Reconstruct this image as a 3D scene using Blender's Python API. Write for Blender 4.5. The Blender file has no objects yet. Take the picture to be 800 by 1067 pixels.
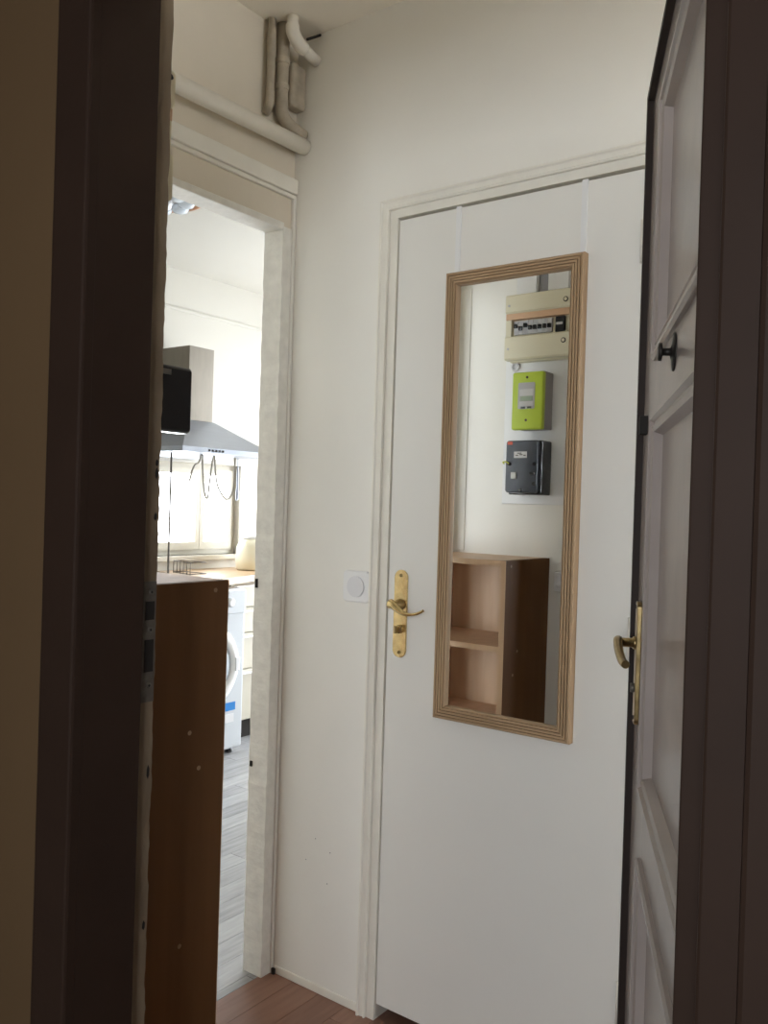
import bpy, bmesh, math, random
from mathutils import Vector, Matrix
random.seed(7)
S = bpy.context.scene
COL = S.collection
PI = math.pi

# ------------------------------------------------------------------ camera
FPX = 893.6
cam = bpy.data.cameras.new('camera'); cam_o = bpy.data.objects.new('camera', cam); COL.objects.link(cam_o)
cam.sensor_fit = 'VERTICAL'; cam.sensor_height = 36.0; cam.lens = 36.0 * FPX / 1067.0
cam.clip_start = 0.01
yaw, pitch, roll = math.radians(36.432), math.radians(-0.36), math.radians(1.771)
_f = Vector((-math.sin(yaw) * math.cos(pitch), math.cos(yaw) * math.cos(pitch), math.sin(pitch)))
_r = Vector((math.cos(yaw), math.sin(yaw), 0)); _u = _r.cross(_f)
_c, _s = math.cos(roll), math.sin(roll)
_R = _c * _r + _s * _u; _U = -_s * _r + _c * _u
cam_o.matrix_world = Matrix(((_R.x, _U.x, -_f.x, 0), (_R.y, _U.y, -_f.y, 0), (_R.z, _U.z, -_f.z, 1.3125), (0, 0, 0, 1)))
S.camera = cam_o

# ------------------------------------------------------------------ world, daylight, exposure
W = bpy.data.worlds.new('overcast_sky'); S.world = W; W.use_nodes = True
bg = W.node_tree.nodes['Background']; bg.inputs[0].default_value = (0.90, 0.95, 1.0, 1); bg.inputs[1].default_value = 10.0
def portal(name, loc, rot, sx, sy):
    l = bpy.data.lights.new(name, 'AREA'); l.shape = 'RECTANGLE'; l.size = sx; l.size_y = sy
    l.cycles.is_portal = True
    o = bpy.data.objects.new(name, l); COL.objects.link(o); o.location = loc; o.rotation_euler = rot
portal('daylight_portal', (-3.90, 3.305, 1.265), (0, -PI / 2, 0), 0.53, 0.73)        # window behind the hood (light goes +X)
portal('daylight_portal', (-2.825, 4.56, 1.30), (-PI / 2, 0, 0), 1.15, 2.3)            # kitchen window round the corner (light goes -Y)
portal('daylight_portal', (.2, -1.86, 1.45), (PI / 2, 0, 0), 1.2, 1.1)              # unseen stairwell window added to brighten landing and hall (light goes +Y)
portal('daylight_portal', (2.56, 1.75, 1.6), (0, PI / 2, 0), 1.3, 0.95)                # unseen living room window added to brighten the upper hall (light goes -X)
S.view_settings.view_transform = 'Standard'; S.view_settings.look = 'None'
S.view_settings.gamma = 1.0; S.view_settings.use_curve_mapping = False
S.view_settings.exposure = 0.72
S.cycles.max_bounces = 14; S.cycles.diffuse_bounces = 10; S.cycles.glossy_bounces = 6
S.cycles.sample_clamp_indirect = 6.0
S.cycles.caustics_reflective = True

# ------------------------------------------------------------------ materials
def mat(name, col, rough=0.5, metal=0.0, var=0.0, scale=6.0, bump=0.0, bscale=60.0, spec=0.4, col2=None, stretch=(1, 1, 1), coat=0.0):
    m = bpy.data.materials.new(name); m.use_nodes = True
    nt = m.node_tree; b = nt.nodes['Principled BSDF']
    b.inputs['Roughness'].default_value = rough; b.inputs['Metallic'].default_value = metal
    b.inputs['Specular IOR Level'].default_value = spec; b.inputs['Coat Weight'].default_value = coat
    b.inputs['Base Color'].default_value = (*col, 1)
    if var > 0 or col2 or bump > 0:
        tc = nt.nodes.new('ShaderNodeTexCoord'); mp = nt.nodes.new('ShaderNodeMapping'); mp.inputs['Scale'].default_value = stretch
        nt.links.new(tc.outputs['Object'], mp.inputs['Vector'])
    if var > 0 or col2:
        n = nt.nodes.new('ShaderNodeTexNoise'); n.inputs['Scale'].default_value = scale; n.inputs['Detail'].default_value = 5
        nt.links.new(mp.outputs[0], n.inputs['Vector'])
        r = nt.nodes.new('ShaderNodeValToRGB'); r.color_ramp.elements[0].position = 0.3; r.color_ramp.elements[1].position = 0.7
        c2 = col2 if col2 else tuple(c * (1 - var) for c in col)
        r.color_ramp.elements[0].color = (*c2, 1); r.color_ramp.elements[1].color = (*col, 1)
        nt.links.new(n.outputs['Fac'], r.inputs[0]); nt.links.new(r.outputs[0], b.inputs['Base Color'])
    if bump > 0:
        n2 = nt.nodes.new('ShaderNodeTexNoise'); n2.inputs['Scale'].default_value = bscale; n2.inputs['Detail'].default_value = 4
        nt.links.new(mp.outputs[0], n2.inputs['Vector'])
        bp = nt.nodes.new('ShaderNodeBump'); bp.inputs['Strength'].default_value = bump; bp.inputs['Distance'].default_value = 0.004
        nt.links.new(n2.outputs['Fac'], bp.inputs['Height']); nt.links.new(bp.outputs[0], b.inputs['Normal'])
    return m
M = {}
M['wall'] = mat('wall_paint', (0.875, 0.855, 0.80), 0.55, var=0.05, scale=2.5, bump=0.10, bscale=35)
M['wall_old'] = mat('wall_paint_old', (0.77, 0.70, 0.585), 0.6, var=0.09, scale=4, bump=0.3, bscale=18)
M['ceil'] = mat('ceiling_paint', (0.90, 0.85, 0.75), 0.7, var=0.05, scale=3, bump=0.12, bscale=20)
M['kwall'] = mat('kitchen_paint', (0.54, 0.52, 0.47), 0.6, var=0.03, scale=3, bump=0.05)
M['trim'] = mat('trim_gloss_white', (0.85, 0.82, 0.74), 0.35, var=0.06, scale=14, bump=0.12, bscale=50)
M['jambold'] = mat('chipped_white_paint', (0.88, 0.86, 0.80), 0.45, var=0.12, scale=30, bump=0.5, bscale=60)
M['doorw'] = mat('door_white', (0.85, 0.835, 0.79), 0.42, var=0.03, scale=3, bump=0.04, bscale=25)
M['brown'] = mat('brown_paint', (0.044, 0.025, 0.017), 0.6, var=0.15, scale=9, bump=0.12, bscale=40, spec=0.2)
M['leaf'] = mat('brown_door_paint', (0.41, 0.35, 0.32), 0.22, var=0.12, scale=7, bump=0.08, bscale=30)
M['leafdark'] = mat('brown_door_paint_edge', (0.034, 0.024, 0.020), 0.55, var=0.1, spec=0.15)
M['beige'] = mat('bare_rebate_paint', (0.29, 0.225, 0.155), 0.6, col2=(0.21, 0.155, 0.10), scale=22, bump=0.5, bscale=60, stretch=(1, 1, .4))
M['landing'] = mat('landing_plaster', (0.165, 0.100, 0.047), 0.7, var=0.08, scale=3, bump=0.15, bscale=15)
M['dark'] = mat('dark_gap', (0.02, 0.017, 0.015), 0.8)
M['black'] = mat('black_enamel', (0.012, 0.012, 0.013), 0.22, coat=0.3)
M['iron'] = mat('dark_iron', (0.05, 0.045, 0.04), 0.5, metal=0.7, var=0.3, scale=60, bump=0.3, bscale=120)
M['steel'] = mat('worn_steel', (0.20, 0.18, 0.155), 0.5, metal=0.6, var=0.3, scale=80)
M['brass'] = mat('polished_brass', (0.78, 0.60, 0.30), 0.2, metal=1.0, var=0.25, scale=50, bump=0.05)
M['brassold'] = mat('aged_brass', (0.46, 0.34, 0.165), 0.3, metal=1.0, var=0.4, scale=40, bump=0.1)
M['mirror'] = mat('mirror_glass', (0.93, 0.945, 0.935), 0.0, metal=1.0)
M['oak'] = mat('oak_foil', (0.50, 0.345, 0.205), 0.5, col2=(0.36, 0.235, 0.13), scale=60, bump=0.05, stretch=(1, 1, .04))
M['oakh'] = mat('oak_foil_cross', (0.50, 0.345, 0.205), 0.5, col2=(0.36, 0.235, 0.13), scale=60, bump=0.05, stretch=(.04, 1, 1))
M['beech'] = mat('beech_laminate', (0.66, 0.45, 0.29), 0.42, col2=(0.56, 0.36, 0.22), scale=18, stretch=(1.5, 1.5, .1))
M['beech_shaded'] = mat('beech_laminate_shaded', (0.20, 0.092, 0.033), 0.55, spec=0.2, col2=(0.165, 0.074, 0.026), scale=18, stretch=(1.5, 1.5, .1))  # beech darkened in the colour so the outer side panel reads as shaded
M['plastic'] = mat('white_plastic', (0.84, 0.84, 0.84), 0.3)
M['plasticg'] = mat('pale_grey_plastic', (0.74, 0.74, 0.76), 0.35)
M['pipe'] = mat('painted_pipe', (0.80, 0.755, 0.66), 0.4, var=0.06, scale=20, bump=0.15, bscale=40)
M['pipeold'] = mat('dusty_painted_pipe', (0.50, 0.435, 0.34), 0.6, var=0.3, scale=28, bump=0.6, bscale=45)
M['cream'] = mat('cream_plastic', (0.80, 0.75, 0.57), 0.35)
M['peach'] = mat('peach_strip', (0.72, 0.47, 0.30), 0.5)
M['mgrey'] = mat('module_grey', (0.55, 0.55, 0.57), 0.4)
M['lime'] = mat('lime_plastic', (0.56, 0.72, 0.06), 0.35)
M['mbody'] = mat('meter_grey', (0.34, 0.33, 0.34), 0.5)
M['lcd'] = mat('lcd_green', (0.36, 0.45, 0.33), 0.25)
M['label'] = mat('paper_white', (0.75, 0.75, 0.75), 0.6)
M['slate'] = mat('slate_plastic', (0.055, 0.065, 0.085), 0.3, var=0.3, scale=25)
M['red'] = mat('red_sticker', (0.7, 0.12, 0.06), 0.5)
M['yg'] = mat('yellow_green_seal', (0.65, 0.7, 0.1), 0.4)
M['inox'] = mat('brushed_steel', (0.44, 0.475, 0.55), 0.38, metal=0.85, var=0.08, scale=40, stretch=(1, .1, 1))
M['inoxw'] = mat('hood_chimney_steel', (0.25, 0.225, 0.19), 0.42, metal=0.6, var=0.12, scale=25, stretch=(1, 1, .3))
M['wtop'] = mat('worktop_wood', (0.50, 0.35, 0.21), 0.35, col2=(0.42, 0.28, 0.16), scale=20, stretch=(1, .2, 1))
M['appl'] = mat('white_enamel', (0.60, 0.63, 0.67), 0.25)
M['applg'] = mat('grey_glass', (0.55, 0.60, 0.66), 0.12)
M['blue'] = mat('blue_label', (0.03, 0.22, 0.60), 0.4)
M['frame_w'] = mat('window_white', (0.50, 0.465, 0.385), 0.4)
M['copper'] = mat('copper_ring', (0.62, 0.33, 0.19), 0.35, metal=0.6)
M['cord'] = mat('pale_cord', (0.38, 0.35, 0.29), 0.5)
g = bpy.data.materials.new('clear_glass'); g.use_nodes = True; nt = g.node_tree; nt.nodes.remove(nt.nodes['Principled BSDF'])
tr = nt.nodes.new('ShaderNodeBsdfTransparent'); gl = nt.nodes.new('ShaderNodeBsdfGlossy'); gl.inputs['Roughness'].default_value = 0.02
mx = nt.nodes.new('ShaderNodeMixShader'); mx.inputs[0].default_value = 0.07
nt.links.new(tr.outputs[0], mx.inputs[1]); nt.links.new(gl.outputs[0], mx.inputs[2]); nt.links.new(mx.outputs[0], nt.nodes['Material Output'].inputs[0])
M['glass'] = g
def plankmat(name, c1, c2, rough):
    m = mat(name, c1, rough, col2=c2, scale=14, bump=0.06, stretch=(4, .35, 1))
    nt = m.node_tree; b = nt.nodes['Principled BSDF']
    oi = nt.nodes.new('ShaderNodeObjectInfo'); hs = nt.nodes.new('ShaderNodeHueSaturation')
    mr = nt.nodes.new('ShaderNodeMapRange'); mr.inputs[3].default_value = 0.86; mr.inputs[4].default_value = 1.12
    nt.links.new(oi.outputs['Random'], mr.inputs[0]); nt.links.new(mr.outputs[0], hs.inputs['Value'])
    src = b.inputs['Base Color'].links[0].from_socket
    nt.links.new(src, hs.inputs['Color']); nt.links.new(hs.outputs[0], b.inputs['Base Color'])
    # offset the grain per plank
    mp = [n for n in nt.nodes if n.type == 'MAPPING'][0]
    va = nt.nodes.new('ShaderNodeVectorMath'); va.operation = 'ADD'
    tc = [n for n in nt.nodes if n.type == 'TEX_COORD'][0]; cm = nt.nodes.new('ShaderNodeCombineXYZ')
    ml = nt.nodes.new('ShaderNodeMath'); ml.operation = 'MULTIPLY'; ml.inputs[1].default_value = 37.0
    nt.links.new(oi.outputs['Random'], ml.inputs[0]); nt.links.new(ml.outputs[0], cm.inputs[0]); nt.links.new(ml.outputs[0], cm.inputs[1])
    nt.links.new(tc.outputs['Object'], va.inputs[0]); nt.links.new(cm.outputs[0], va.inputs[1]); nt.links.new(va.outputs[0], mp.inputs['Vector'])
    return m
M['kplank'] = plankmat('grey_oak_plank', (0.40, 0.40, 0.405), (0.29, 0.29, 0.295), 0.26)
M['hplank'] = plankmat('red_brown_plank', (0.30, 0.165, 0.115), (0.235, 0.12, 0.082), 0.42)
M['lplank'] = plankmat('landing_plank', (0.17, 0.10, 0.06), (0.13, 0.075, 0.045), 0.5)

# ------------------------------------------------------------------ mesh helpers
def nb(): return bmesh.new()
def box(bm, x0, x1, y0, y1, z0, z1, bev=0.0, seg=2):
    r = bmesh.ops.create_cube(bm, size=1.0)
    vs = r['verts']
    bmesh.ops.scale(bm, verts=vs, vec=(abs(x1 - x0), abs(y1 - y0), abs(z1 - z0)))
    bmesh.ops.translate(bm, verts=vs, vec=((x0 + x1) / 2, (y0 + y1) / 2, (z0 + z1) / 2))
    if bev > 0:
        es = set(e for v in vs for e in v.link_edges)
        bmesh.ops.bevel(bm, geom=list(es), offset=bev, segments=seg, affect='EDGES', profile=0.5)
def rbox(bm, x0, x1, y0, y1, z0, z1, rad, axis='Y', bev=0.003, seg=5):
    """box with rounded outline seen along axis"""
    t = nb(); box(t, x0, x1, y0, y1, z0, z1)
    ax = 'XYZ'.index(axis)
    es = [e for e in t.edges if abs((e.verts[0].co - e.verts[1].co)[ax]) > 1e-6]
    bmesh.ops.bevel(t, geom=es, offset=rad, segments=seg, affect='EDGES', profile=0.5)
    if bev > 0:
        big = [f for f in t.faces if abs(f.normal[ax]) > 0.99]
        es = list(set(e for f in big for e in f.edges))
        bmesh.ops.bevel(t, geom=es, offset=bev, segments=2, affect='EDGES', profile=0.5)
    me = bpy.data.meshes.new('t'); t.to_mesh(me); t.free(); bm.from_mesh(me); bpy.data.meshes.remove(me)
def tube(bm, pts, rad, n=12, caps=True):
    """tube through pts; rad number or list"""
    P = [Vector(p) for p in pts]; rs = rad if isinstance(rad, (list, tuple)) else [rad] * len(P)
    rings = []; prev = None
    for i, p in enumerate(P):
        t = (P[min(i + 1, len(P) - 1)] - P[max(i - 1, 0)]).normalized()
        if prev is None:
            a = Vector((0, 0, 1)) if abs(t.z) < 0.9 else Vector((1, 0, 0))
            prev = a.cross(t).normalized()
        prev = (prev - t * prev.dot(t)).normalized(); b = t.cross(prev)
        rings.append([bm.verts.new(p + rs[i] * (math.cos(2 * PI * k / n) * prev + math.sin(2 * PI * k / n) * b)) for k in range(n)])
    for i in range(len(rings) - 1):
        for k in range(n):
            f = bm.faces.new((rings[i][k], rings[i][(k + 1) % n], rings[i + 1][(k + 1) % n], rings[i + 1][k])); f.smooth = True
    if caps:
        bm.faces.new(rings[0][::-1]); bm.faces.new(rings[-1])
def smooth(pts, n=6):
    P = [Vector(p) for p in pts]; out = []
    for i in range(len(P) - 1):
        p0 = P[max(i - 1, 0)]; p1 = P[i]; p2 = P[i + 1]; p3 = P[min(i + 2, len(P) - 1)]
        for k in range(n):
            t = k / n
            out.append(0.5 * ((2 * p1) + (-p0 + p2) * t + (2 * p0 - 5 * p1 + 4 * p2 - p3) * t * t + (-p0 + 3 * p1 - 3 * p2 + p3) * t ** 3))
    out.append(P[-1]); return out
def lathe(bm, prof, c, axis='Z', n=24):
    """prof [(r, h)] about axis through c"""
    c = Vector(c); ax = {'X': (Vector((0, 1, 0)), Vector((0, 0, 1)), Vector((1, 0, 0))), 'Y': (Vector((0, 0, 1)), Vector((1, 0, 0)), Vector((0, 1, 0))), 'Z': (Vector((1, 0, 0)), Vector((0, 1, 0)), Vector((0, 0, 1)))}[axis]
    rings = []
    for r, h in prof:
        rr = max(r, 1e-5)
        rings.append([bm.verts.new(c + ax[2] * h + rr * (math.cos(2 * PI * k / n) * ax[0] + math.sin(2 * PI * k / n) * ax[1])) for k in range(n)])
    for i in range(len(rings) - 1):
        for k in range(n):
            f = bm.faces.new((rings[i][k], rings[i][(k + 1) % n], rings[i + 1][(k + 1) % n], rings[i + 1][k])); f.smooth = True
    bm.faces.new(rings[0][::-1]); bm.faces.new(rings[-1])
def prism(bm, poly, z0, z1):
    a = [bm.verts.new((x, y, z0)) for x, y in poly]; b = [bm.verts.new((x, y, z1)) for x, y in poly]
    bm.faces.new(a[::-1]); bm.faces.new(b); n = len(poly)
    for i in range(n): bm.faces.new((a[i], a[(i + 1) % n], b[(i + 1) % n], b[i]))
def strip(bm, x0, x1, z0, z1, prof, side, y, sgn):
    """one mitred side of a profiled frame in the XZ plane; prof [(w, h)], w from outer edge inward"""
    def c(w, k):
        return ((x0 + w, z0 + w), (x1 - w, z0 + w), (x1 - w, z1 - w), (x0 + w, z1 - w))[k]
    ka, kb = {'bottom': (0, 1), 'right': (1, 2), 'top': (2, 3), 'left': (3, 0)}[side]
    A = [bm.verts.new((c(w, ka)[0], y + sgn * h, c(w, ka)[1])) for w, h in prof]
    B = [bm.verts.new((c(w, kb)[0], y + sgn * h, c(w, kb)[1])) for w, h in prof]
    n = len(prof)
    for i in range(n): bm.faces.new((A[i], A[(i + 1) % n], B[(i + 1) % n], B[i]))
    bm.faces.new(A[::-1]); bm.faces.new(B)
def jagged(bm, x0, x1, y0, y1, z0, z1, amp, dy=0.02, n=60, edge='y1', ph=0):
    """post whose edge at y1 (or x1) is chipped and lumpy along its height"""
    rings = []
    for i in range(n + 1):
        z = z0 + (z1 - z0) * i / n
        j = amp * (math.sin(z * 31 + ph) * .3 + math.sin(z * 67 + 1.3 + ph) * .3 + random.uniform(-.55, .55))
        j2 = amp * random.uniform(-.4, .4)
        if edge == 'y1': q = ((x0, y0), (x1, y0 + j2 * .3), (x1 + j2 * .15, y1 + j), (x0, y1 + j))
        else: q = ((x0, y0), (x1 + j, y0), (x1 + j, y1 + j2), (x0, y1))
        rings.append([bm.verts.new((a, b, z)) for a, b in q])
    for i in range(n):
        for k in range(4): bm.faces.new((rings[i][k], rings[i][(k + 1) % 4], rings[i + 1][(k + 1) % 4], rings[i + 1][k]))
    bm.faces.new(rings[0][::-1]); bm.faces.new(rings[-1])
def obj(name, bm, m, parent=None, label=None):
    me = bpy.data.meshes.new(name)
    bmesh.ops.recalc_face_normals(bm, faces=bm.faces)
    bm.to_mesh(me); bm.free()
    me.materials.append(M[m] if isinstance(m, str) else m)
    o = bpy.data.objects.new(name, me); COL.objects.link(o)
    if parent is not None: o.parent = parent
    if label: o['label'] = label
    return o
def bobj(name, m, parent, *boxes, bev=0.0, label=None):
    bm = nb()
    for b in boxes: box(bm, *b, bev=bev)
    return obj(name, bm, m, parent, label)
def tag(o, label, cat, group=None, kind=None):
    o['label'] = label; o['category'] = cat
    if group: o['group'] = group
    if kind: o['kind'] = kind
    return o
def thing(name, label, cat, loc=(0, 0, 0), group=None, kind=None):
    o = bpy.data.objects.new(name, None); COL.objects.link(o); o.location = loc; o.empty_display_size = 0.1
    return tag(o, label, cat, group, kind)
def local(bm, loc):
    bmesh.ops.translate(bm, verts=bm.verts, vec=-Vector(loc)); return bm
class T:
    """a thing whose parts are given in room coordinates"""
    def __init__(self, name, label, cat, base, group=None, kind=None):
        self.base = Vector(base); self.o = thing(name, label, cat, base, group, kind)
    def part(self, name, bm, m, label=None, parent=None):
        local(bm, self.base)
        return obj(name, bm, m, parent if parent is not None else self.o, label)
    def boxes(self, name, m, *bs, bev=0.0, label=None, parent=None):
        bm = nb()
        for b in bs: box(bm, *b, bev=bev)
        return self.part(name, bm, m, label, parent)

# ------------------------------------------------------------------ the room
D, L, H = 1.767, 1.65, 2.60          # hall: door wall at Y=D, kitchen wall at X=-L, ceiling H
FW0, FW1 = 0.775, 0.88               # entrance wall (landing side, hall side)
KX, KY = -3.80, 4.40                 # kitchen far wall, kitchen window wall
def struct(name, m, label, *bs, bev=0.0):
    return tag(bobj(name, m, None, *bs, bev=bev), label, name.split('_')[0], kind='structure')

# floors: a sunk base with planks let into it
def floor(name, label, x0, x1, y0, y1, m, pw, plen, gap=0.0007, base='dark'):
    f = tag(bobj(name, base, None, (x0, x1, y0, y1, -0.06, -0.008)), label, 'floor', kind='structure')
    cache = {}; x = x0
    def put(xa, xb, ya, yb):
        if yb - ya < .02 or xb - xa < .01: return
        k = (round(xb - xa, 4), round(yb - ya, 4))
        if k not in cache:
            bm = nb(); box(bm, -(xb - xa) / 2 + gap, (xb - xa) / 2 - gap, -(yb - ya) / 2 + gap, (yb - ya) / 2 - gap, -0.008, 0.0)
            me = bpy.data.meshes.new('plank'); bm.to_mesh(me); bm.free(); me.materials.append(M[m]); cache[k] = me
        o = bpy.data.objects.new('plank', cache[k]); COL.objects.link(o); o.parent = f
        o.location = ((xa + xb) / 2, (ya + yb) / 2, 0)
    while x < x1 - 1e-4:
        xb = min(x + pw, x1); y = y0 - random.choice((0, .25, .5, .75)) * plen
        while y < y1 - 1e-4:
            ya, yb = max(y, y0), min(y + plen, y1)
            if yb > y0 + 1e-4: put(x, xb, ya, yb)
            y += plen
        x = xb
    return f
floor('floor', 'reddish brown plank floor of the entrance hall', -1.655, 0.45, 0.80, D + 0.30, 'hplank', 0.092, 0.9)
floor('floor_kitchen', 'pale grey wood plank floor of the kitchen', KX, -1.655, FW1, KY, 'kplank', 0.092, 1.1, base='plasticg')
floor('floor_landing', 'dark plank floor of the landing outside the flat', -2.6, 1.6, -1.7, 0.80, 'lplank', 0.14, 1.4)
struct('ceiling', 'ceil', 'cream painted ceiling over the entrance hall', (-L - .06, 0.55, FW0, D + 0.5, H, H + 0.1))
struct('ceiling_kitchen', 'kwall', 'bright white ceiling of the kitchen', (KX - .2, -L - .06, FW0, KY + .2, H, H + 0.1))
struct('ceiling_landing', 'landing', 'dim ceiling of the landing', (-2.7, 1.7, -1.8, FW0, H, H + 0.1))
# door wall (with the mirror door)
DX0, DX1, DZ = -1.300, -0.630, 2.055
wb = struct('wall_back', 'wall', 'cream painted wall around the white mirror door',
       (-L - .06, DX0, D, D + .10, 0, H), (DX1, 0.55, D, D + .10, 0, H), (DX0, DX1, D, D + .10, DZ, H))
for x, z in ((-1.532, .345), (-1.455, .30), (-1.448, .385), (-1.50, .41)):
    bm = nb(); lathe(bm, [(.0020, 0), (.0016, -.0005)], (x, D, z), 'Y', 8); obj('nail_hole', bm, 'mbody', wb)
struct('wall_closet', 'wall', 'shallow closet wall behind the mirror door', (-L + .1, 0.1, D + .30, D + .36, -.05, H), (-L + .1, -L + .16, D + .1, D + .30, -.05, H), (0.05, 0.11, D + .1, D + .30, -.05, H))
# kitchen wall of the hall with its doorway
KY0, KY1, KZ = 1.03, 1.727, 2.074
struct('wall_left', 'wall_old', 'cream hall wall with the kitchen doorway and the pipes above it',
       (-L - .06, -L, FW1, KY0, 0, H), (-L - .06, -L, KY1, D, 0, H), (-L - .06, -L, KY0, KY1, KZ, H))
struct('wall_partition', 'kwall', 'kitchen partition wall continuing past the entrance hall', (-L - .06, -L, D + .10, KY, 0, H))
W4 = (1.275, 2.225, .95, 2.25)  # window opening of the added living room, sized to brighten the hall
struct('wall_right', 'wall', 'cream walls of an added living room giving the hall fill light',
       (0.45, 2.6, FW0 + .02, FW1, 0, H), (0.45, 0.55, D + .1, 2.7, 0, H), (0.45, 2.6, 2.7, 2.8, 0, H),
       (2.5, 2.6, FW1, W4[0], 0, H), (2.5, 2.6, W4[1], 2.7, 0, H), (2.5, 2.6, W4[0], W4[1], 0, W4[2]), (2.5, 2.6, W4[0], W4[1], W4[3], H))
struct('ceiling_added_living', 'ceil', 'white ceiling of the added living room', (0.55, 2.6, FW0, 2.8, H, H + 0.1))
floor('floor_added_living', 'reddish brown plank floor of the added living room', 0.45, 2.5, FW1, 2.7, 'hplank', 0.14, 1.4)
# entrance wall with its opening
EX0, EX1, EZ = -1.16, -0.16, 2.14
struct('wall_front', 'wall', 'white hall wall carrying the meters, seen in the mirror',
       (-3.9, EX0, FW0 + .02, FW1, 0, H), (EX1, 0.55, FW0 + .02, FW1, 0, H), (EX0, EX1, FW0 + .02, FW1, EZ, H))
struct('wall_landing', 'landing', 'dim beige landing wall left of the entrance frame',
       (-2.7, EX0 - .02, FW0 - .005, FW0 + .02, 0, H), (EX1, 1.7, FW0 - .005, FW0 + .02, 0, H), (EX0 - .02, EX1, FW0 - .005, FW0 + .02, EZ, H))
W3 = (-.4, .8, .9, 2.0)  # opening for the added stairwell window, sized for fill light through the entrance
struct('wall_stairwell', 'landing', 'dim landing walls behind the viewer',
       (-2.7, -2.6, -1.8, FW0, 0, H), (1.6, 1.7, -1.8, FW0, 0, H), (-2.6, W3[0], -1.8, -1.7, 0, H), (W3[1], 1.6, -1.8, -1.7, 0, H), (W3[0], W3[1], -1.8, -1.7, 0, W3[2]), (W3[0], W3[1], -1.8, -1.7, W3[3], H))
# kitchen outer walls
W1 = (2.94, 3.67, 1.00, 1.53)
struct('wall_kitchen', 'kwall', 'bright kitchen wall behind the cooker hood',
       (KX - .14, KX, FW1 - .1, W1[0], 0, H), (KX - .14, KX, W1[1], KY, 0, H), (KX - .14, KX, W1[0], W1[1], 0, W1[2]), (KX - .14, KX, W1[0], W1[1], W1[3], H))
W2 = (-3.40, -2.25, 0.15, 2.45)
struct('wall_kitchen_window', 'kwall', 'kitchen window wall round the corner',
       (KX - .14, W2[0], KY, KY + .14, 0, H), (W2[1], -L, KY, KY + .14, 0, H), (W2[0], W2[1], KY, KY + .14, 0, W2[2]), (W2[0], W2[1], KY, KY + .14, W2[3], H))

# ------------------------------------------------------------------ windows
t = T('window_1', 'sunlit two-sash kitchen window below the cooker hood', 'window', (KX - .06, W1[0], W1[2]), kind='structure')
xa, xb = KX - .10, KX - .045
t.boxes('window_frame', 'frame_w', (xa, xb, W1[0], W1[1], W1[2], W1[2] + .03), (xa, xb, W1[0], W1[1], W1[3] - .03, W1[3]), (xa, xb, W1[0], W1[0] + .03, W1[2] + .03, W1[3] - .03), (xa, xb, W1[1] - .03, W1[1], W1[2] + .03, W1[3] - .03))
for ya, yb in ((W1[0] + .03, 3.385), (3.387, W1[1] - .03)):
    z0, z1 = W1[2] + .03, W1[3] - .03; w = .032
    sash = t.boxes('sash', 'frame_w', (xa + .01, xb + .012, ya, yb, z0, z0 + w + .012), (xa + .01, xb + .012, ya, yb, z1 - w, z1), (xa + .01, xb + .012, ya, ya + w, z0 + w + .012, z1 - w), (xa + .01, xb + .012, yb - w, yb, z0 + w + .012, z1 - w))
    bm = nb(); box(bm, xa + .03, xa + .034, ya + w, yb - w, z0 + w, z1 - w); t.part('pane', bm, 'glass', parent=sash)
t.boxes('window_sill', 'frame_w', (KX - .05, KX + .03, W1[0] - .02, W1[1] + .02, W1[2] - .03, W1[2]), bev=.004)
t = T('window_2', 'large kitchen window round the corner giving the daylight', 'window', (W2[0], KY, W2[2]), kind='structure')
ya, yb = KY + .05, KY + .10
t.boxes('window_frame', 'frame_w', (W2[0], W2[1], ya, yb, W2[2], W2[2] + .05), (W2[0], W2[1], ya, yb, W2[3] - .05, W2[3]), (W2[0], W2[0] + .05, ya, yb, W2[2] + .05, W2[3] - .05), (W2[1] - .05, W2[1], ya, yb, W2[2] + .05, W2[3] - .05), (-2.86, -2.80, ya, yb, W2[2] + .05, W2[3] - .05))
for x0, x1 in ((W2[0] + .05, -2.86), (-2.80, W2[1] - .05)):
    bm = nb(); box(bm, x0, x1, ya + .02, ya + .024, W2[2] + .05, W2[3] - .05); t.part('pane', bm, 'glass')

t = T('window_added_stair', 'added unseen stairwell window behind the viewer, fill light for landing and hall', 'window', (W3[0], -1.75, W3[2]), kind='structure')
t.boxes('window_frame', 'frame_w', (W3[0], W3[1], -1.78, -1.73, W3[2], W3[2] + .05), (W3[0], W3[1], -1.78, -1.73, W3[3] - .05, W3[3]), (W3[0], W3[0] + .05, -1.78, -1.73, W3[2] + .05, W3[3] - .05), (W3[1] - .05, W3[1], -1.78, -1.73, W3[2] + .05, W3[3] - .05), (.175, .225, -1.78, -1.73, W3[2] + .05, W3[3] - .05))
for x0, x1 in ((W3[0] + .05, .175), (.225, W3[1] - .05)):
    bm = nb(); box(bm, x0, x1, -1.757, -1.753, W3[2] + .05, W3[3] - .05); t.part('pane', bm, 'glass')

t = T('window_added_living', 'added unseen living room window, fill light for the hall', 'window', (2.55, W4[0], W4[2]), kind='structure')
t.boxes('window_frame', 'frame_w', (2.52, 2.57, W4[0], W4[1], W4[2], W4[2] + .05), (2.52, 2.57, W4[0], W4[1], W4[3] - .05, W4[3]), (2.52, 2.57, W4[0], W4[0] + .05, W4[2] + .05, W4[3] - .05), (2.52, 2.57, W4[1] - .05, W4[1], W4[2] + .05, W4[3] - .05), (2.52, 2.57, 1.725, 1.775, W4[2] + .05, W4[3] - .05))
for y0, y1 in ((W4[0] + .05, 1.725), (1.775, W4[1] - .05)):
    bm = nb(); box(bm, 2.543, 2.547, y0, y1, W4[2] + .05, W4[3] - .05); t.part('pane', bm, 'glass')

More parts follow.
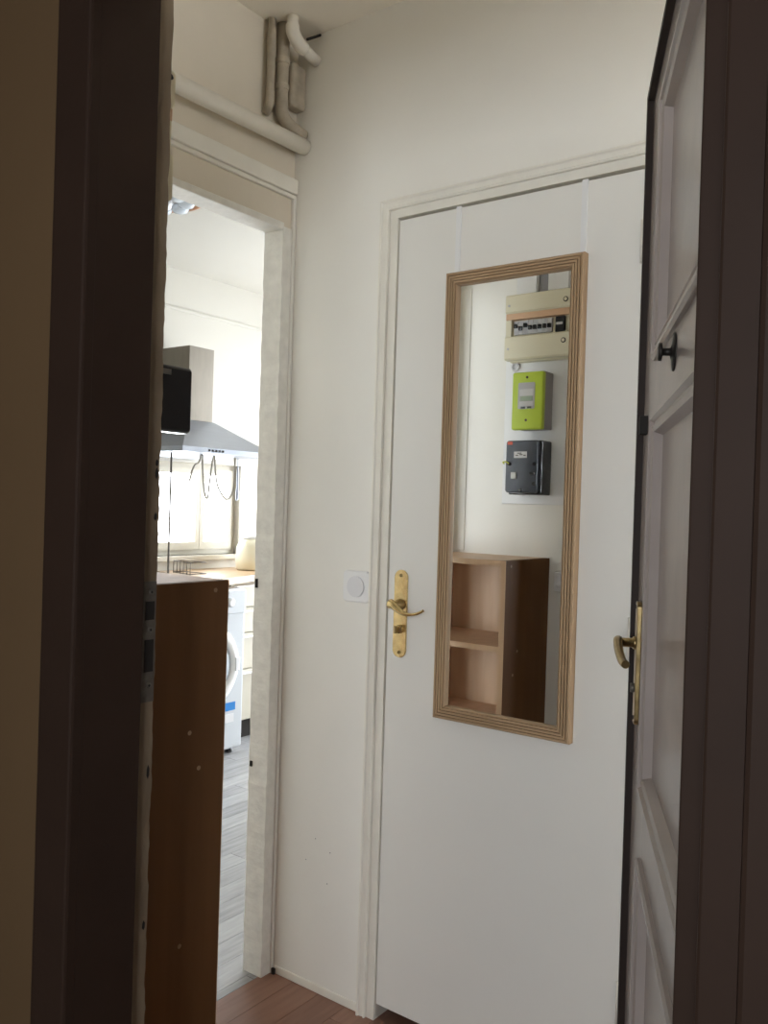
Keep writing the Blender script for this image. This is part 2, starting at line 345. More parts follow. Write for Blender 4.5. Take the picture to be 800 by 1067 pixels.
# ------------------------------------------------------------------ trims in the hall
t = T('trim_1', 'cream moulded casing round the white mirror door', 'trim', (-1.31, D, 0), kind='structure')
outer = [(0, 0), (0, .012), (.002, .015), (.006, .015), (.009, .011), (.020, .009), (.0235, .013), (.0265, .012), (.027, 0)]
x0, x1, zt = -1.337, -0.593, 2.095
for side in ('left', 'right', 'top'):
    bm = nb(); strip(bm, x0, x1, -1.0 + 1.0, zt + 0.0, outer, side, D, -1)
    if side != 'top':
        for v in bm.verts:
            if v.co.z < .05: v.co.z = 0
    t.part('moulding', bm, 'trim')
t.boxes('jamb', 'trim', (-1.309, -1.2855, D - .004, D + .09, 0, DZ + .01)); t.boxes('jamb', 'trim', (-.6445, -.62, D - .004, D + .09, 0, DZ + .01))
t.boxes('jamb', 'trim', (-1.2855, -.6445, D - .004, D + .09, 2.0465, 2.068))
t = T('trim_2', 'chipped white frame of the bright kitchen doorway', 'trim', (-L - .03, KY1, 0), kind='structure')
bm = nb(); jagged(bm, -L - .064, -L + .006, D - .0015, KY1 - .006, 0, KZ, .0018, n=110); t.part('jamb', bm, 'jambold')
bm = nb(); jagged(bm, -L - .064, -L + .006, KY0 - .05, KY0 + .006, 0, KZ, .0018, n=70); t.part('jamb', bm, 'jambold')
t.boxes('head', 'jambold', (-L - .064, -L + .005, KY0, KY1, KZ - .008, KZ + .012), bev=.003)
for z0, z1 in ((1.075, 1.100), (.575, .590)): t.boxes('latch_hole', 'dark', (-L - .058, -L - .050, KY1 - .0095, KY1 - .0045, z0, z1))
t.boxes('corner_gap', 'dark', (-L + .0125, -L + .022, D - .012, D - .0055, 0, .016))
t.boxes('rounded_edge', 'wall', (-L, -L + .012, D - .012, D - .0005, 0, 2.16), bev=.003)
t = T('trim_3', 'cream wooden lintel board above the kitchen doorway', 'trim', (-L, 1.3, 2.16), kind='structure')
t.boxes('board', 'trim', (-L - .001, -L + .017, FW1 + .002, D - .001, 2.170, 2.212), bev=.003)
t.boxes('fillet', 'trim', (-L - .001, -L + .011, FW1 + .002, D - .001, 2.158, 2.1695), bev=.003)
struct('baseboard_back', 'trim', 'low uneven painted skirting under the hall wall', (-L + .012, -1.339, D - .004, D + .001, 0, .022), bev=.002)

# ------------------------------------------------------------------ door_1: white mirror door
t = T('door_1', 'flush white hall door carrying the long mirror', 'door', (-1.283, D + .02, .042), kind='structure')
bm = nb(); box(bm, -1.2825, -.6475, D, D + .038, .042, 2.040, bev=.0015); door1 = t.part('door_leaf', bm, 'doorw')
pl = nb(); rbox(pl, -1.262, -1.221, D - .004, D,   .934, 1.155, .0195, 'Y', .0015, 8); plate = t.part('handle_plate', pl, 'brass', 'long rounded brass handle plate')
for z in (1.141, .947):
    bm = nb(); lathe(bm, [(.0045, 0), (.0045, -.0015), (.002, -.0025)], (-1.2415, D - .004, z), 'Y', 12); t.part('screw', bm, 'brassold', parent=plate)
hz = 1.068
bm = nb(); lathe(bm, [(.014, 0), (.014, -.004), (.009, -.008), (.0085, -.036)], (-1.2415, D - .004, hz), 'Y', 20); t.part('spindle_collar', bm, 'brassold')
bm = nb()
pts = smooth([(-1.243, D - .044, hz + .004), (-1.233, D - .047, hz + .002), (-1.218, D - .049, hz - .007), (-1.198, D - .050, hz - .015), (-1.177, D - .050, hz - .016), (-1.157, D - .050, hz - .011), (-1.141, D - .050, hz - .003)], 5)
n = len(pts); tube(bm, pts, [.0125 - .0090 * min(1, (i / n) * 1.5) for i in range(n)], 14)
t.part('lever', bm, 'brass', 'curved brass lever')
bm = nb(); lathe(bm, [(.011, 0), (.011, -.004), (.007, -.006), (.006, -.012)], (-1.2415, D - .004, 1.006), 'Y', 18); tt = t.part('thumb_turn', bm, 'brass')
bm = nb(); box(bm, -1.244, -1.239, D - .026, D - .014, .996, 1.016, bev=.0015); t.part('thumb_grip', bm, 'brassold', parent=tt)
for z in (1.885, 1.05, .28):
    bm = nb(); tube(bm, [(-.646, D - .006, z - .045), (-.646, D - .006, z + .045)], .007, 10); t.part('hinge', bm, 'trim')

# ------------------------------------------------------------------ mirror hung on the door
MX0, MX1, MZ0, MZ1 = -1.1245, -.770, .807, 1.879
t = T('door_mirror', 'tall mirror with ribbed light oak frame hanging on the white door', 'mirror', (-.947, D, MZ0))
WID = .031
prof = [(0, 0), (0, .019), (.0015, .021)]
for k in range(4):
    w = .0025 + k * .0068
    prof += [(w, .0225), (w + .0042, .0225), (w + .0046, .0175), (w + .0064, .0175)]
prof += [(.0300, .021), (WID, .019), (WID, 0)]
for side in ('left', 'right', 'top', 'bottom'):
    bm = nb(); strip(bm, MX0, MX1, MZ0, MZ1, prof, side, D - .001, -1)
    t.part('frame_strip', bm, 'oak' if side in ('left', 'right') else 'oakh')
t.boxes('mirror_glass', 'mirror', (MX0 + WID - .002, MX1 - WID + .002, D - .0105, D - .0065, MZ0 + WID - .002, MZ1 - WID + .002), label='silvered mirror glass')
for x in (-1.105, -.782):
    t.boxes('hanging_strap', 'plastic', (x - .0065, x + .0065, D - .004, D - .0005, MZ1 - .01, 2.0405), (x - .0065, x + .0065, D - .004, D + .02, 2.0405, 2.0425), label='thin white over-door strap')

# ------------------------------------------------------------------ light switch
t = T('light_switch', 'square white wall switch with a round rocker beside the mirror door', 'switch', (-1.386, D, 1.06))
bm = nb(); rbox(bm, -1.424, -1.337, D - .011, D, 1.061, 1.143, .012, 'Y', .004); t.part('plate', bm, 'plastic')
for s in (-1, 1):
    bm = nb(); cx, cz, r = -1.380, 1.102, .0275
    poly = [(cx + s * .0005, cz - r)] + [(cx + s * (.0005 + r * math.cos(a)), cz + r * math.sin(a)) for a in [(-.5 + k / 14) * PI for k in range(15)]] + [(cx + s * .0005, cz + r)]
    a = [bm.verts.new((x, D - .0105, z)) for x, z in poly]; b = [bm.verts.new((x, D - .0135 - (.0015 if s > 0 else 0), z)) for x, z in poly]
    bm.faces.new(a); bm.faces.new(b[::-1])
    for i in range(len(poly)): bm.faces.new((a[i], a[(i + 1) % len(poly)], b[(i + 1) % len(poly)], b[i]))
    t.part('rocker', bm, 'plasticg')
t = T('light_switch', 'small white switch on the meter wall beside the bookcase, seen in the mirror', 'switch', (-1.21, FW1, 1.05))
bm = nb(); rbox(bm, -1.228, -1.172, FW1, FW1 + .012, 1.05, 1.115, .006, 'Y', .002); t.part('plate', bm, 'plastic')
t.boxes('rocker', 'plasticg', (-1.217, -1.183, FW1 + .012, FW1 + .016, 1.063, 1.102), bev=.001)

# ------------------------------------------------------------------ pipes in the corner
bm = nb(); tube(bm, [(-1.612, FW1 + .003, 2.278), (-1.612, 1.3, 2.288), (-1.612, D - .003, 2.297)], .0215, 20)
tag(obj('heating_pipe', bm, 'pipe'), 'thick cream painted pipe running above the kitchen doorway', 'pipe')
bm = nb(); tube(bm, [(-1.629, 1.640, z) for z in (H - .001, 2.55, 2.45, 2.375)] + [(-1.645, 1.640, 2.350)], [.009, .0125, .011, .012, .010], 12)
tag(obj('riser_pipe', bm, 'pipeold'), 'thinnest dusty riser pipe, left one in the hall corner', 'pipe', 'old pipes in the hall corner')
bm = nb(); pts = smooth([(-1.624, 1.678, H - .001), (-1.624, 1.678, 2.5), (-1.624, 1.679, 2.385), (-1.622, 1.690, 2.352), (-1.620, 1.715, 2.338), (-1.620, D - .002, 2.330)], 5); tube(bm, pts, .0175, 14)
for z in (2.43, 2.50): lathe(bm, [(.0185, -.008), (.0205, -.006), (.0205, .006), (.0185, .008)], (-1.624, 1.678, z), 'Z', 14)
tag(obj('riser_pipe', bm, 'pipeold'), 'painted pipe dropping from the ceiling and elbowing into the back wall', 'pipe', 'old pipes in the hall corner')
bm = nb(); box(bm, -1.649, -1.612, 1.706, 1.765, 2.395, 2.515, bev=.010, seg=3)
tag(obj('pipe_boxing', bm, 'pipeold'), 'short plastered boxing in the corner above the pipe elbow', 'boxing')
t = T('drain_elbow', 'white plastic elbow pipe between ceiling and back wall', 'pipe', (-1.58, 1.67, H))
bm = nb(); pts = smooth([(-1.577, 1.664, 2.576), (-1.577, 1.666, 2.560), (-1.578, 1.688, 2.541), (-1.579, 1.712, 2.535)], 6); tube(bm, pts, .0185, 16); t.part('elbow', bm, 'pipe')
bm = nb(); tube(bm, [(-1.577, 1.664, H - .0005), (-1.577, 1.664, 2.57)], .0155, 16); t.part('upper_pipe', bm, 'pipe')
bm = nb(); tube(bm, [(-1.579, 1.705, 2.5365), (-1.580, D - .0005, 2.5265)], .0155, 16); t.part('wall_pipe', bm, 'pipe')
bm = nb(); tube(bm, [(-1.557, 1.700, 2.550), (-1.570, D - .0005, 2.596)], .0035, 8); tag(obj('bolt_rod', bm, 'dark'), 'thin dark rod sticking out beside the white elbow pipe', 'rod')

# ------------------------------------------------------------------ bookcase (beech laminate), open towards the mirror
BX0, BX1, BY0, BY1, BZ = -1.636, -1.250, FW1 + .002, 1.185, 1.158
t = T('bookcase', 'narrow beech laminate bookcase standing below the meters', 'bookcase', (-1.44, 1.03, 0))
th = .018
sp = t.boxes('side_panel', 'beech_shaded', (BX1 - th, BX1, BY0, BY1 - .0015, 0, BZ), bev=.0005)
t.boxes('edge_band', 'beech', (BX1 - th, BX1, BY1 - .0015, BY1, 0, BZ), parent=sp)
t.boxes('side_panel', 'beech', (BX0, BX0 + th, BY0, BY1, 0, BZ - th), bev=.0007)
t.boxes('top_panel', 'beech', (BX0, BX1 - th, BY0, BY1, BZ - th, BZ), bev=.0007)
t.boxes('back_panel', 'beech', (BX0 + th, BX1 - th, BY0 + .004, BY0 + .009, .06, BZ - th))
for z in (.874, .622, .352, .06):
    t.boxes('shelf', 'beech', (BX0 + th, BX1 - th, BY0 + .009, BY1 - .004, z, z + th), bev=.0007)
t.boxes('plinth', 'beech', (BX0 + th, BX1 - th, BY1 - .03, BY1 - .012, 0, .06))
for y, z in ((1.150, 1.140), (1.095, .872), (1.120, .800), (1.085, .47)):
    bm = nb(); lathe(bm, [(.0045, 0), (.0045, .0006)], (BX1, y, z), 'X', 10); t.part('screw_cap', bm, 'oak', parent=sp)

# ------------------------------------------------------------------ meters on the entrance wall (seen in the mirror)
tag(bobj('meter_board', 'plastic', None, (-1.432, -1.155, FW1, FW1 + .012, 1.335, 2.02), bev=.002), 'white backing board behind the meters', 'board')
t = T('breaker_panel', 'cream breaker box with a row of switches above the lime meter', 'fuse box', (-1.27, FW1 + .012, 1.81))
a, b = -1.408, -1.168; y0 = FW1 + .012
t.boxes('back_box', 'cream', (a + .006, b - .006, y0, .9220, 1.814, 2.038), bev=.003)
def flap(z0, z1, bulge):
    bm = nb(); n = 8; lo = []; hi = []
    for i in range(n + 1):
        x = a + (b - a) * i / n; lo.append(x)
    poly = [(z0, .9220), (z0, .9450), (z0 + .006, .9500), (z1 - .004, .9500), (z1, .9460), (z1, .9220)]
    A = [bm.verts.new((a, y, z)) for z, y in poly]; B = [bm.verts.new((b, y, z)) for z, y in poly]
    bm.faces.new(A); bm.faces.new(B[::-1])
    for i in range(len(poly)): bm.faces.new((A[i], A[(i + 1) % len(poly)], B[(i + 1) % len(poly)], B[i]))
    return bm
up = t.part('cover', flap(1.974, 2.036, 0), 'cream'); lo = t.part('cover', flap(1.818, 1.897, 0), 'cream')
t.boxes('label_strip', 'peach', (a + .001, b - .001, .9220, .9460, 1.953, 1.9735), label='peach label strip')
t.boxes('module_bay', 'cream', (a + .002, b - .002, .9150, .9255, 1.897, 1.953))
for x0, x1 in ((a, a + .020), (b - .012, b)): t.boxes('bay_cheek', 'cream', (x0, x1, .9220, .9440, 1.8975, 1.9525))
for k in range(8):
    x = a + .026 + k * .0175
    br = t.boxes('breaker', 'mgrey', (x, x + .0167, .9256, .9360, 1.903, 1.949), bev=.0008)
    t.boxes('toggle', 'black', (x + .003, x + .0145, .9360, .9440, 1.916 + (.009 if k in (0, 2) else 0), 1.930 + (.009 if k in (0, 2) else 0)), bev=.001, parent=br)
br = t.boxes('breaker', 'black', (a + .178, a + .210, .9256, .9380, 1.900, 1.950), bev=.001, label='black double breaker')
t.boxes('toggle', 'mgrey', (a + .183, a + .205, .9380, .9440, 1.922, 1.930), bev=.001, parent=br)
for x, z in ((b - .022, 2.000), (b - .026, 1.868)):
    bm = nb(); lathe(bm, [(.0085, 0), (.0085, .002), (.006, .0025)], (x, .9500, z), 'Y', 16); sc = t.part('cover_screw', bm, 'iron')
    bm = nb(); lathe(bm, [(.0055, 0), (.0055, .0012)], (x, .9525, z), 'Y', 14); t.part('screw_slot', bm, 'cream', parent=sc)
for z in (2.0, 1.855):
    bm = nb(); lathe(bm, [(.004, 0), (.004, .001)], (a + .013, .9500, z), 'Y', 12); t.part('vent_dot', bm, 'mgrey')
bm = nb(); tube(bm, [(-1.392 + .013 * math.cos(a_), FW1 + .018, 1.803 + .013 * math.sin(a_)) for a_ in [2 * PI * k / 16 for k in range(17)]], .004, 8); tag(obj('cable_grommet', bm, 'plasticg'), 'small round cable grommet under the left end of the breaker box', 'grommet')
t = T('electricity_meter', 'lime green electricity meter with a small display', 'meter', (-1.304, FW1 + .012, 1.58))
t.boxes('housing', 'mbody', (-1.355, -1.252, FW1 + .012, .957, 1.583, 1.772), bev=.003)
bm = nb(); rbox(bm, -1.362, -1.250, .950, .972, 1.580, 1.770, .006, 'Y', .005); t.part('front_cover', bm, 'lime', 'lime green front cover')
bm = nb(); rbox(bm, -1.339, -1.278, .972, .974, 1.648, 1.735, .005, 'Y', .0005); wnd = t.part('window', bm, 'mgrey')
t.boxes('legend_plate', 'label', (-1.333, -1.283, .974, .975, 1.690, 1.713), parent=wnd)
t.boxes('display', 'lcd', (-1.329, -1.285, .974, .9755, 1.674, 1.690), parent=wnd)
t.boxes('legend_plate', 'label', (-1.333, -1.283, .974, .975, 1.657, 1.673), parent=wnd)
for x in (-1.326, -1.303): t.boxes('button', 'black', (x, x + .014, .974, .9765, 1.649, 1.655), parent=wnd)
for z in (1.752, 1.611):
    bm = nb(); lathe(bm, [(.0042, 0), (.0042, .0012)], (-1.308, .972, z), 'Y', 12); t.part('screw', bm, 'iron')
t = T('main_breaker', 'black main breaker box hanging below the lime meter', 'breaker', (-1.315, FW1 + .012, 1.37))
t.boxes('housing', 'black', (-1.372, -1.250, FW1 + .012, .958, 1.366, 1.545), bev=.004)
bm = nb(); rbox(bm, -1.378, -1.260, .953, .972, 1.372, 1.545, .010, 'Y', .004); t.part('front_cover', bm, 'slate')
lb = t.boxes('rating_label', 'label', (-1.347, -1.300, .972, .9735, 1.487, 1.508))
for x, z, w in ((-1.341, 1.494, .010), (-1.327, 1.496, .012), (-1.312, 1.494, .008), (-1.335, 1.501, .016)): t.boxes('print_mark', 'dark', (x, x + w, .9735, .9738, z, z + .003), parent=lb)
t.boxes('rocker', 'label', (-1.354, -1.335, .972, .980, 1.418, 1.440), bev=.002)
t.boxes('corner_sticker', 'red', (-1.372, -1.354, .972, .9726, 1.531, 1.541))
for x, z in ((-1.362, 1.467), (-1.272, 1.467), (-1.272, 1.402), (-1.320, 1.380)):
    bm = nb(); lathe(bm, [(.006, 0), (.006, .003), (.003, .004)], (x, .972, z), 'Y', 14); t.part('screw', bm, 'black')
t.boxes('trip_button', 'black', (-1.286, -1.266, .972, .980, 1.430, 1.440), bev=.002)
bm = nb(); tube(bm, smooth([(-1.363, .977, 1.468), (-1.372, .981, 1.474), (-1.384, .980, 1.473), (-1.380, .976, 1.467)], 4), .0022, 8); t.part('seal', bm, 'yg', 'yellow-green seal wire')
tag(bobj('cable_trunking', 'plastic', None, (-1.385, -1.312, FW1, FW1 + .040, 2.04, H - .001), bev=.002), 'white vertical trunking above the breaker box, left one', 'trunking', 'trunking above the breaker box')
tag(bobj('cable_trunking', 'plastic', None, (-1.262, -1.19, FW1, FW1 + .055, 2.04, H - .001), bev=.002), 'white vertical trunking above the breaker box, right one', 'trunking', 'trunking above the breaker box')
tag(bobj('cable_duct', 'mbody', None, (-1.311, -1.263, FW1, FW1 + .020, 2.04, H - .001), bev=.002), 'grey cable duct between the two white trunkings', 'duct')
tag(bobj('corner_trunking', 'wall', None, (-1.648, -1.583, FW1, FW1 + .004, 1.165, 2.1), bev=.003), 'flat painted corner boxing at the left of the meters', 'boxing')

# ------------------------------------------------------------------ entrance frame: dark brown, with rebate, strike plate and lock keeper
t = T('trim_4', 'dark brown entrance door frame with a chipped bare rebate', 'trim', (-1.14, .82, 0), kind='structure')
t.boxes('left_post', 'brown', (-1.190, -1.112, .757, .872, 0, EZ), bev=.0015)
t.boxes('left_casing', 'brown', (-1.198, -1.1115, .746, .7695, 0, EZ + .05), bev=.005)
bm = nb(); jagged(bm, -1.159, -1.1235, .872, .9055, 0, EZ, .0022, n=160); reb = t.part('rebate', bm, 'beige', 'chipped beige rebate edge')
t.boxes('right_post', 'brown', (-.212, -.10, .757, .820, 0, EZ), bev=.004)
t.boxes('right_casing', 'brown', (-.176, -.06, .746, .7695, 0, EZ + .05), bev=.006)
t.boxes('door_stop', 'brown', (-.249, -.15, .820, .872, 0, EZ), bev=.002)
t.boxes('right_rebate', 'brown', (-.205, -.15, .872, .902, 0, EZ))
t.boxes('head', 'brown', (-1.19, -.10, .757, .872, EZ - .025, EZ + .03), bev=.004)
x = -1.1235
sp = t.boxes('strike_plate', 'steel', (x - .003, x + .0028, .8785, .9035, .985, 1.180), bev=.0006, label='long rusty strike plate with two slots')
for z0, z1 in ((1.118, 1.148), (1.034, 1.086)): t.boxes('slot', 'dark', (x + .001, x + .0032, .882, .9000, z0, z1), parent=sp)
for z in (1.163, 1.102, 1.012):
    bm = nb(); lathe(bm, [(.0048, 0), (.0048, .0015), (.0022, .0022)], (x + .0025, .8925, z), 'X', 12); t.part('screw', bm, 'steel', parent=sp)
    bm = nb(); lathe(bm, [(.0020, 0), (.0020, .0008)], (x + .0046, .8925, z), 'X', 10); t.part('screw_slot', bm, 'dark', parent=sp)
bm = nb(); rbox(bm, -1.160, -1.124, .904, .968, 1.425, 1.535, .008, 'Y', .003); t.part('lock_keeper', bm, 'black', 'black rim-lock keeper box')
t.boxes('keeper_flange', 'steel', (-1.134, -1.1225, .906, .922, 1.518, 1.527))
bm = nb(); lathe(bm, [(.006, 0), (.005, .006), (.002, .010)], (-1.136, .908, 2.005), 'Y', 10); t.part('nail_head', bm, 'dark')
for z, s in ((1.355, .010), (1.285, .007), (1.372, .006), (.62, .008), (.87, .012)):
    bm = nb(); bmesh.ops.create_icosphere(bm, subdivisions=1, radius=1)
    for v in bm.verts: v.co = Vector((v.co.x * .0015 + x + .0005, v.co.y * .003 + .8985, v.co.z * s + z))
    t.part('paint_chip', bm, 'dark', parent=reb)

# ------------------------------------------------------------------ door_2: open dark brown entrance door (local x along the leaf, y out of its outer face)
d2 = thing('door_2', 'dark brown panelled entrance door standing open on the right', 'door', (-.250, .885, .006), kind='structure')
d2.rotation_euler = (0, 0, math.radians(114.4))
LW, LH, TH = .800, 2.095, .040
bobj('stile', 'leaf', d2, (.575, LW, -TH, 0, 0, LH), bev=.001); bobj('stile', 'leaf', d2, (0, .04, -TH, 0, 0, LH), bev=.001)
for z0, z1 in ((2.00, LH), (1.472, 1.562), (.735, .845), (0, .14)):
    bobj('rail', 'leaf', d2, (.04, .575, -TH, 0, z0, z1))
mprof = [(0, -.012), (0, .006), (.004, .010), (.010, .010), (.014, .003), (.020, .003), (.023, .007), (.030, .004), (.036, -.010), (.042, -.012)]
for z0, z1 in ((1.562, 2.00), (.845, 1.472), (.14, .735)):
    pn = bobj('panel', 'leaf', d2, (.04, .575, -TH + .006, -.010, z0, z1))
    for side in ('left', 'right', 'top', 'bottom'):
        bm = nb(); strip(bm, .04, .575, z0, z1, mprof, side, 0, 1); obj('moulding', bm, 'leaf', pn)
bobj('edge_strip', 'leafdark', d2, (LW - .013, LW + .004, -TH, .0125, 0, LH + .010), label='dark protruding closing strip')
bobj('edge_strip', 'leafdark', d2, (0, LW - .013, -TH, .0125, LH - .004, LH + .010))
# pull knob with rosette
bm = nb(); lathe(bm, [(.027, 0), (.026, .002), (.012, .004), (.0055, .006), (.0050, .015), (.0085, .0165), (.0125, .017), (.0125, .021), (.010, .022)], (.33, 0, 1.532), 'Y', 24); obj('pull_knob', bm, 'iron', d2, 'dark iron pull knob')
# lever handle on a long plate
bm = nb(); rbox(bm, .698, .738, 0, .008, .925, 1.148, .012, 'Y', .001); pl = obj('handle_plate', bm, 'brassold', d2, 'long aged brass handle plate')
hx, hz = .718, 1.072
bm = nb(); lathe(bm, [(.0125, .007), (.0115, .012), (.0085, .014), (.0085, .038)], (hx, 0, hz), 'Y', 18); obj('spindle', bm, 'brassold', d2)
bm = nb(); pts = smooth([(hx + .008, .038, hz + .002), (hx - .008, .039, hz + .001), (hx - .030, .040, hz - .004), (hx - .060, .039, hz - .012), (hx - .090, .036, hz - .020), (hx - .112, .032, hz - .022)], 5)
n = len(pts); tube(bm, pts, [.0090 - .0020 * i / n for i in range(n)], 14); obj('lever', bm, 'brassold', d2, 'aged brass lever')
bm = nb(); lathe(bm, [(.0085, .007), (.0085, .014), (.007, .015)], (hx, 0, .99), 'Y', 16); cyl = obj('lock_cylinder', bm, 'steel', d2)
bm = nb(); box(bm, hx - .001, hx + .001, .015, .0155, .984, .996); obj('keyhole', bm, 'dark', cyl)
for z in (1.138, .936):
    bm = nb(); lathe(bm, [(.004, .0075), (.0035, .0095)], (hx, 0, z), 'Y', 10); obj('screw', bm, 'iron', pl)
bobj('latch_block', 'dark', d2, (.700, .728, 0, .014, 1.452, 1.485), bev=.001, label='small black latch block')
for z in (.25, 1.05, 1.85):
    bm = nb(); tube(bm, [(-.003, -.006, z - .05), (-.003, -.006, z + .05)], .008, 10); obj('hinge', bm, 'iron', d2)

# ------------------------------------------------------------------ kitchen things
t = T('range_hood', 'grey steel pyramid cooker hood on the kitchen wall', 'hood', (KX, 3.05, 1.55))
bm = nb()
b0 = [(KX + .001, 2.70, 1.574), (-3.19, 2.70, 1.574), (-3.19, 3.31, 1.574), (KX + .001, 3.31, 1.574)]
b1 = [(KX + .001, 2.985, 1.735), (-3.49, 2.985, 1.735), (-3.49, 3.165, 1.735), (KX + .001, 3.165, 1.735)]
va = [bm.verts.new(p) for p in b0]; vb = [bm.verts.new(p) for p in b1]
bm.faces.new(va[::-1]); bm.faces.new(vb)
for i in range(4): bm.faces.new((va[i], va[(i + 1) % 4], vb[(i + 1) % 4], vb[i]))
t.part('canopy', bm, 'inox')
rim = t.boxes('rim', 'inox', (KX + .001, -3.188, 2.698, 3.312, 1.548, 1.574), bev=.002)
for k in range(5): t.boxes('button', 'black', (-3.188, -3.186, 2.86 + k * .022, 2.872 + k * .022, 1.556, 1.566), parent=rim)
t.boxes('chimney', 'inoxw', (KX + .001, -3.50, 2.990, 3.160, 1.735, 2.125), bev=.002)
# hanging cords and utensil
cords = (('thin cord loop hanging below the cooker hood, narrow one', [(-3.35, 3.040, 1.5475), (-3.35, 3.020, 1.42), (-3.35, 3.005, 1.322), (-3.35, 2.978, 1.40), (-3.35, 2.965, 1.5475)]),
         ('wide cord loop hanging below the cooker hood', [(-3.35, 3.048, 1.5475), (-3.35, 3.072, 1.40), (-3.35, 3.140, 1.325), (-3.35, 3.186, 1.38), (-3.35, 3.192, 1.5475)]),
         ('curved cord drooping left of the two cord loops', [(-3.35, 2.955, 1.5475), (-3.35, 2.945, 1.510), (-3.35, 2.912, 1.485), (-3.35, 2.883, 1.41)]))
for lb, p in cords:
    bm = nb(); tube(bm, smooth(p, 6), .0055, 6); tag(obj('power_cable', bm, 'cord'), lb, 'cord', 'cords under the cooker hood')
bm = nb(); tube(bm, smooth([(-3.34, 3.205, 1.547), (-3.34, 3.205, 1.50), (-3.34, 3.207, 1.43), (-3.34, 3.206, 1.35), (-3.34, 3.204, 1.32)], 4), [.003] * 5 + [.006] * 6 + [.009] * 4 + [.004] * 2, 8)
tag(obj('hanging_ladle', bm, 'inox'), 'slim grey utensil hanging at the right below the hood', 'utensil')
# worktop
bm = nb(); prism(bm, [(-3.205, 2.900), (-3.345, 3.41), (-3.36, KY - .002), (KX + .002, KY - .002), (KX + .002, 3.06)], .885, .920)
tag(obj('worktop', bm, 'wtop'), 'light wood kitchen worktop under the window', 'worktop')
# washing machine
t = T('washing_machine', 'white front-loading washing machine with a blue sticker under the worktop', 'washing machine', (-3.5, 2.91, 0))
bm = nb(); box(bm, -3.76, -3.25, 2.625, 3.205, .03, .862, bev=.012, seg=3); t.part('cabinet', bm, 'appl')
t.boxes('control_panel', 'appl', (-3.252, -3.240, 2.632, 3.198, .735, .855), bev=.005)
bm = nb(); lathe(bm, [(.023, 0), (.022, .016), (.018, .020)], (-3.240, 3.085, .795), 'X', 20); t.part('dial', bm, 'plasticg')
t.boxes('detergent_drawer', 'appl', (-3.2405, -3.235, 2.66, 2.83, .76, .83), bev=.004)
bm = nb(); lathe(bm, [(.215, 0), (.215, .006), (.200, .020), (.165, .022), (.158, .010), (.158, 0)], (-3.250, 2.945, .475), 'X', 44); dr = t.part('door_ring', bm, 'plastic')
bm = nb(); lathe(bm, [(.158, .003), (.150, .010), (.09, .022), (.0, .026)], (-3.250, 2.945, .475), 'X', 36); t.part('door_glass', bm, 'applg', parent=dr)
t.boxes('door_latch', 'plasticg', (-3.232, -3.222, 3.12, 3.15, .44, .51), bev=.004, parent=dr)
t.boxes('sticker', 'blue', (-3.250, -3.2492, 3.065, 3.150, .232, .275), label='blue and white sticker')
t.boxes('filter_flap', 'plasticg', (-3.250, -3.2485, 3.07, 3.14, .17, .215), bev=.001)
for x in (-3.72, -3.30):
    for y in (2.67, 3.16):
        bm = nb(); lathe(bm, [(.02, 0), (.02, .012), (.012, .014), (.012, .035)], (x, y, .0), 'Z', 12); t.part('foot', bm, 'black')
# base cabinet
t = T('base_cabinet', 'pale kitchen cabinet with handled drawers right of the washing machine', 'cabinet', (-3.6, 3.7, 0))
t.boxes('body', 'frame_w', (KX + .003, -3.41, 3.23, 4.30, .11, .884)); t.boxes('plinth', 'dark', (KX + .02, -3.45, 3.24, 4.29, 0, .11))
for z0, z1 in ((.74, .872), (.60, .733), (.40, .593), (.118, .393)):
    for y0, y1 in ((3.235, 3.76), (3.765, 4.295)):
        dw = t.boxes('drawer', 'frame_w', (-3.41, -3.393, y0, y1, z0, z1), bev=.002)
        t.boxes('handle', 'plastic', (-3.393, -3.370, y0 + .02, y1 - .1, z1 - .022, z1 - .012), bev=.003, parent=dw)
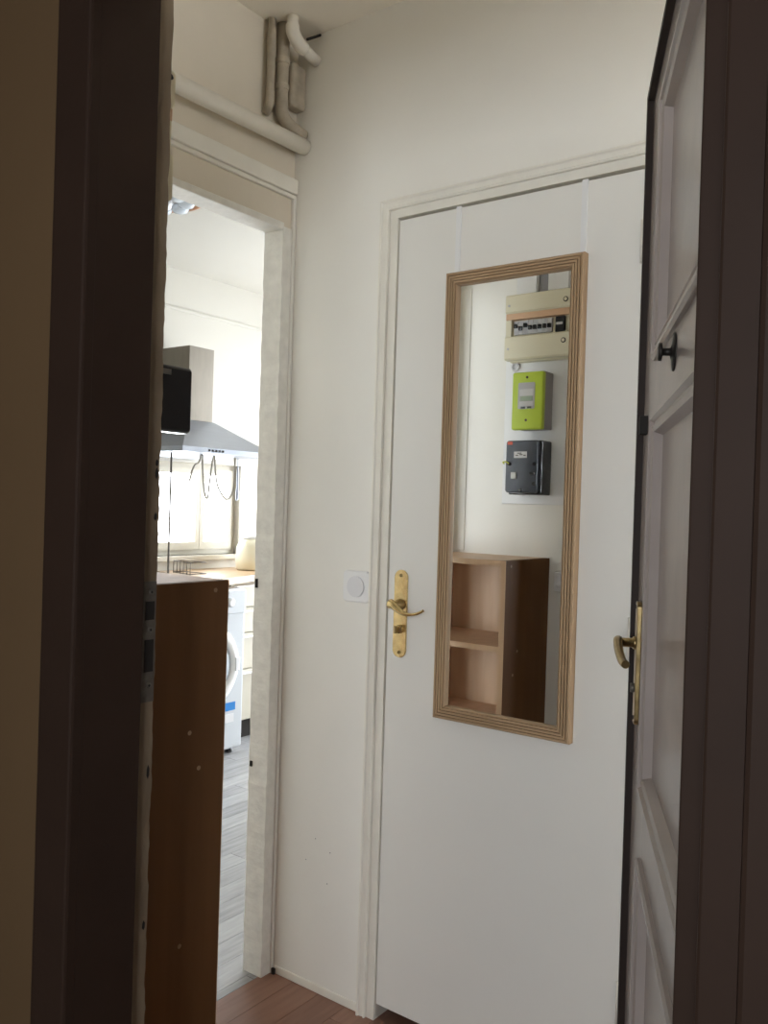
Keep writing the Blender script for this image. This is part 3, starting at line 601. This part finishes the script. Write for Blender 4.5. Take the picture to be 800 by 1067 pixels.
# things on the worktop
t = T('storage_jar', 'cream rounded jar on the worktop beside the window', 'jar', (-3.58, 3.565, .92))
bm = nb(); lathe(bm, [(.075, 0), (.088, .01), (.092, .06), (.088, .13), (.070, .165), (.055, .18)], (-3.58, 3.565, .92), 'Z', 26); t.part('body', bm, 'cream')
bm = nb(); lathe(bm, [(.058, .181), (.060, .190), (.052, .202), (.015, .208), (.013, .222), (.0, .224)], (-3.58, 3.565, .92), 'Z', 22); t.part('lid', bm, 'plastic')
t = T('dish_rack', 'small wire dish rack on the worktop end', 'dish rack', (-3.57, 3.05, .92))
bm = nb()
for z in (.925, .985): tube(bm, [(-3.66, 3.06, z), (-3.48, 3.02, z), (-3.48, 3.13, z), (-3.66, 3.13, z), (-3.66, 3.06, z)], .003, 6)
t.part('rails', bm, 'steel')
for k in range(6):
    bm = nb(); f = k / 5; tube(bm, [(-3.66 + .18 * f, 3.06 - .04 * f, .921), (-3.66 + .18 * f, 3.06 - .04 * f, .99)], .0025, 6); t.part('wire', bm, 'steel')
bm = nb(); tube(bm, [(-3.36, 2.775, .8625), (-3.36, 2.775, 1.5475)], .005, 8); tag(obj('rail_post', bm, 'steel'), 'thin dark metal post rising from the washing machine to the cooker hood', 'post')
# wall conduit and ceiling lamp
bm = nb(); box(bm, KX, KX + .007, FW1 + .01, KY - .002, 2.372, 2.390, bev=.003); tag(obj('wall_conduit', bm, 'kwall'), 'white conduit running across the kitchen wall above the hood', 'conduit')
LC = (-2.945, 2.335)
t = T('ceiling_lamp', 'round copper-rimmed kitchen ceiling lamp with white glass petals', 'lamp', (*LC, H))
bm = nb(); lathe(bm, [(.185, 0), (.185, -.012), (.172, -.018), (.160, -.010), (.160, 0)], (*LC, H - .0005), 'Z', 40); t.part('rim', bm, 'copper')
bm = nb(); lathe(bm, [(.158, 0), (.158, -.006), (.0, -.006)], (*LC, H - .001), 'Z', 32); t.part('plate', bm, 'plastic')
for k in range(8):
    an = 2 * PI * k / 8; bm = nb(); c = (LC[0] + .105 * math.cos(an), LC[1] + .105 * math.sin(an), H - .008)
    lathe(bm, [(.012, 0), (.034, -.010), (.038, -.024), (.030, -.036), (.012, -.042), (.0, -.043)], c, 'Z', 14); t.part('glass_petal', bm, 'applg')
bm = nb(); lathe(bm, [(.03, 0), (.05, -.02), (.045, -.045), (.02, -.06), (.0, -.062)], (*LC, H - .008), 'Z', 20); t.part('centre_shade', bm, 'plastic')
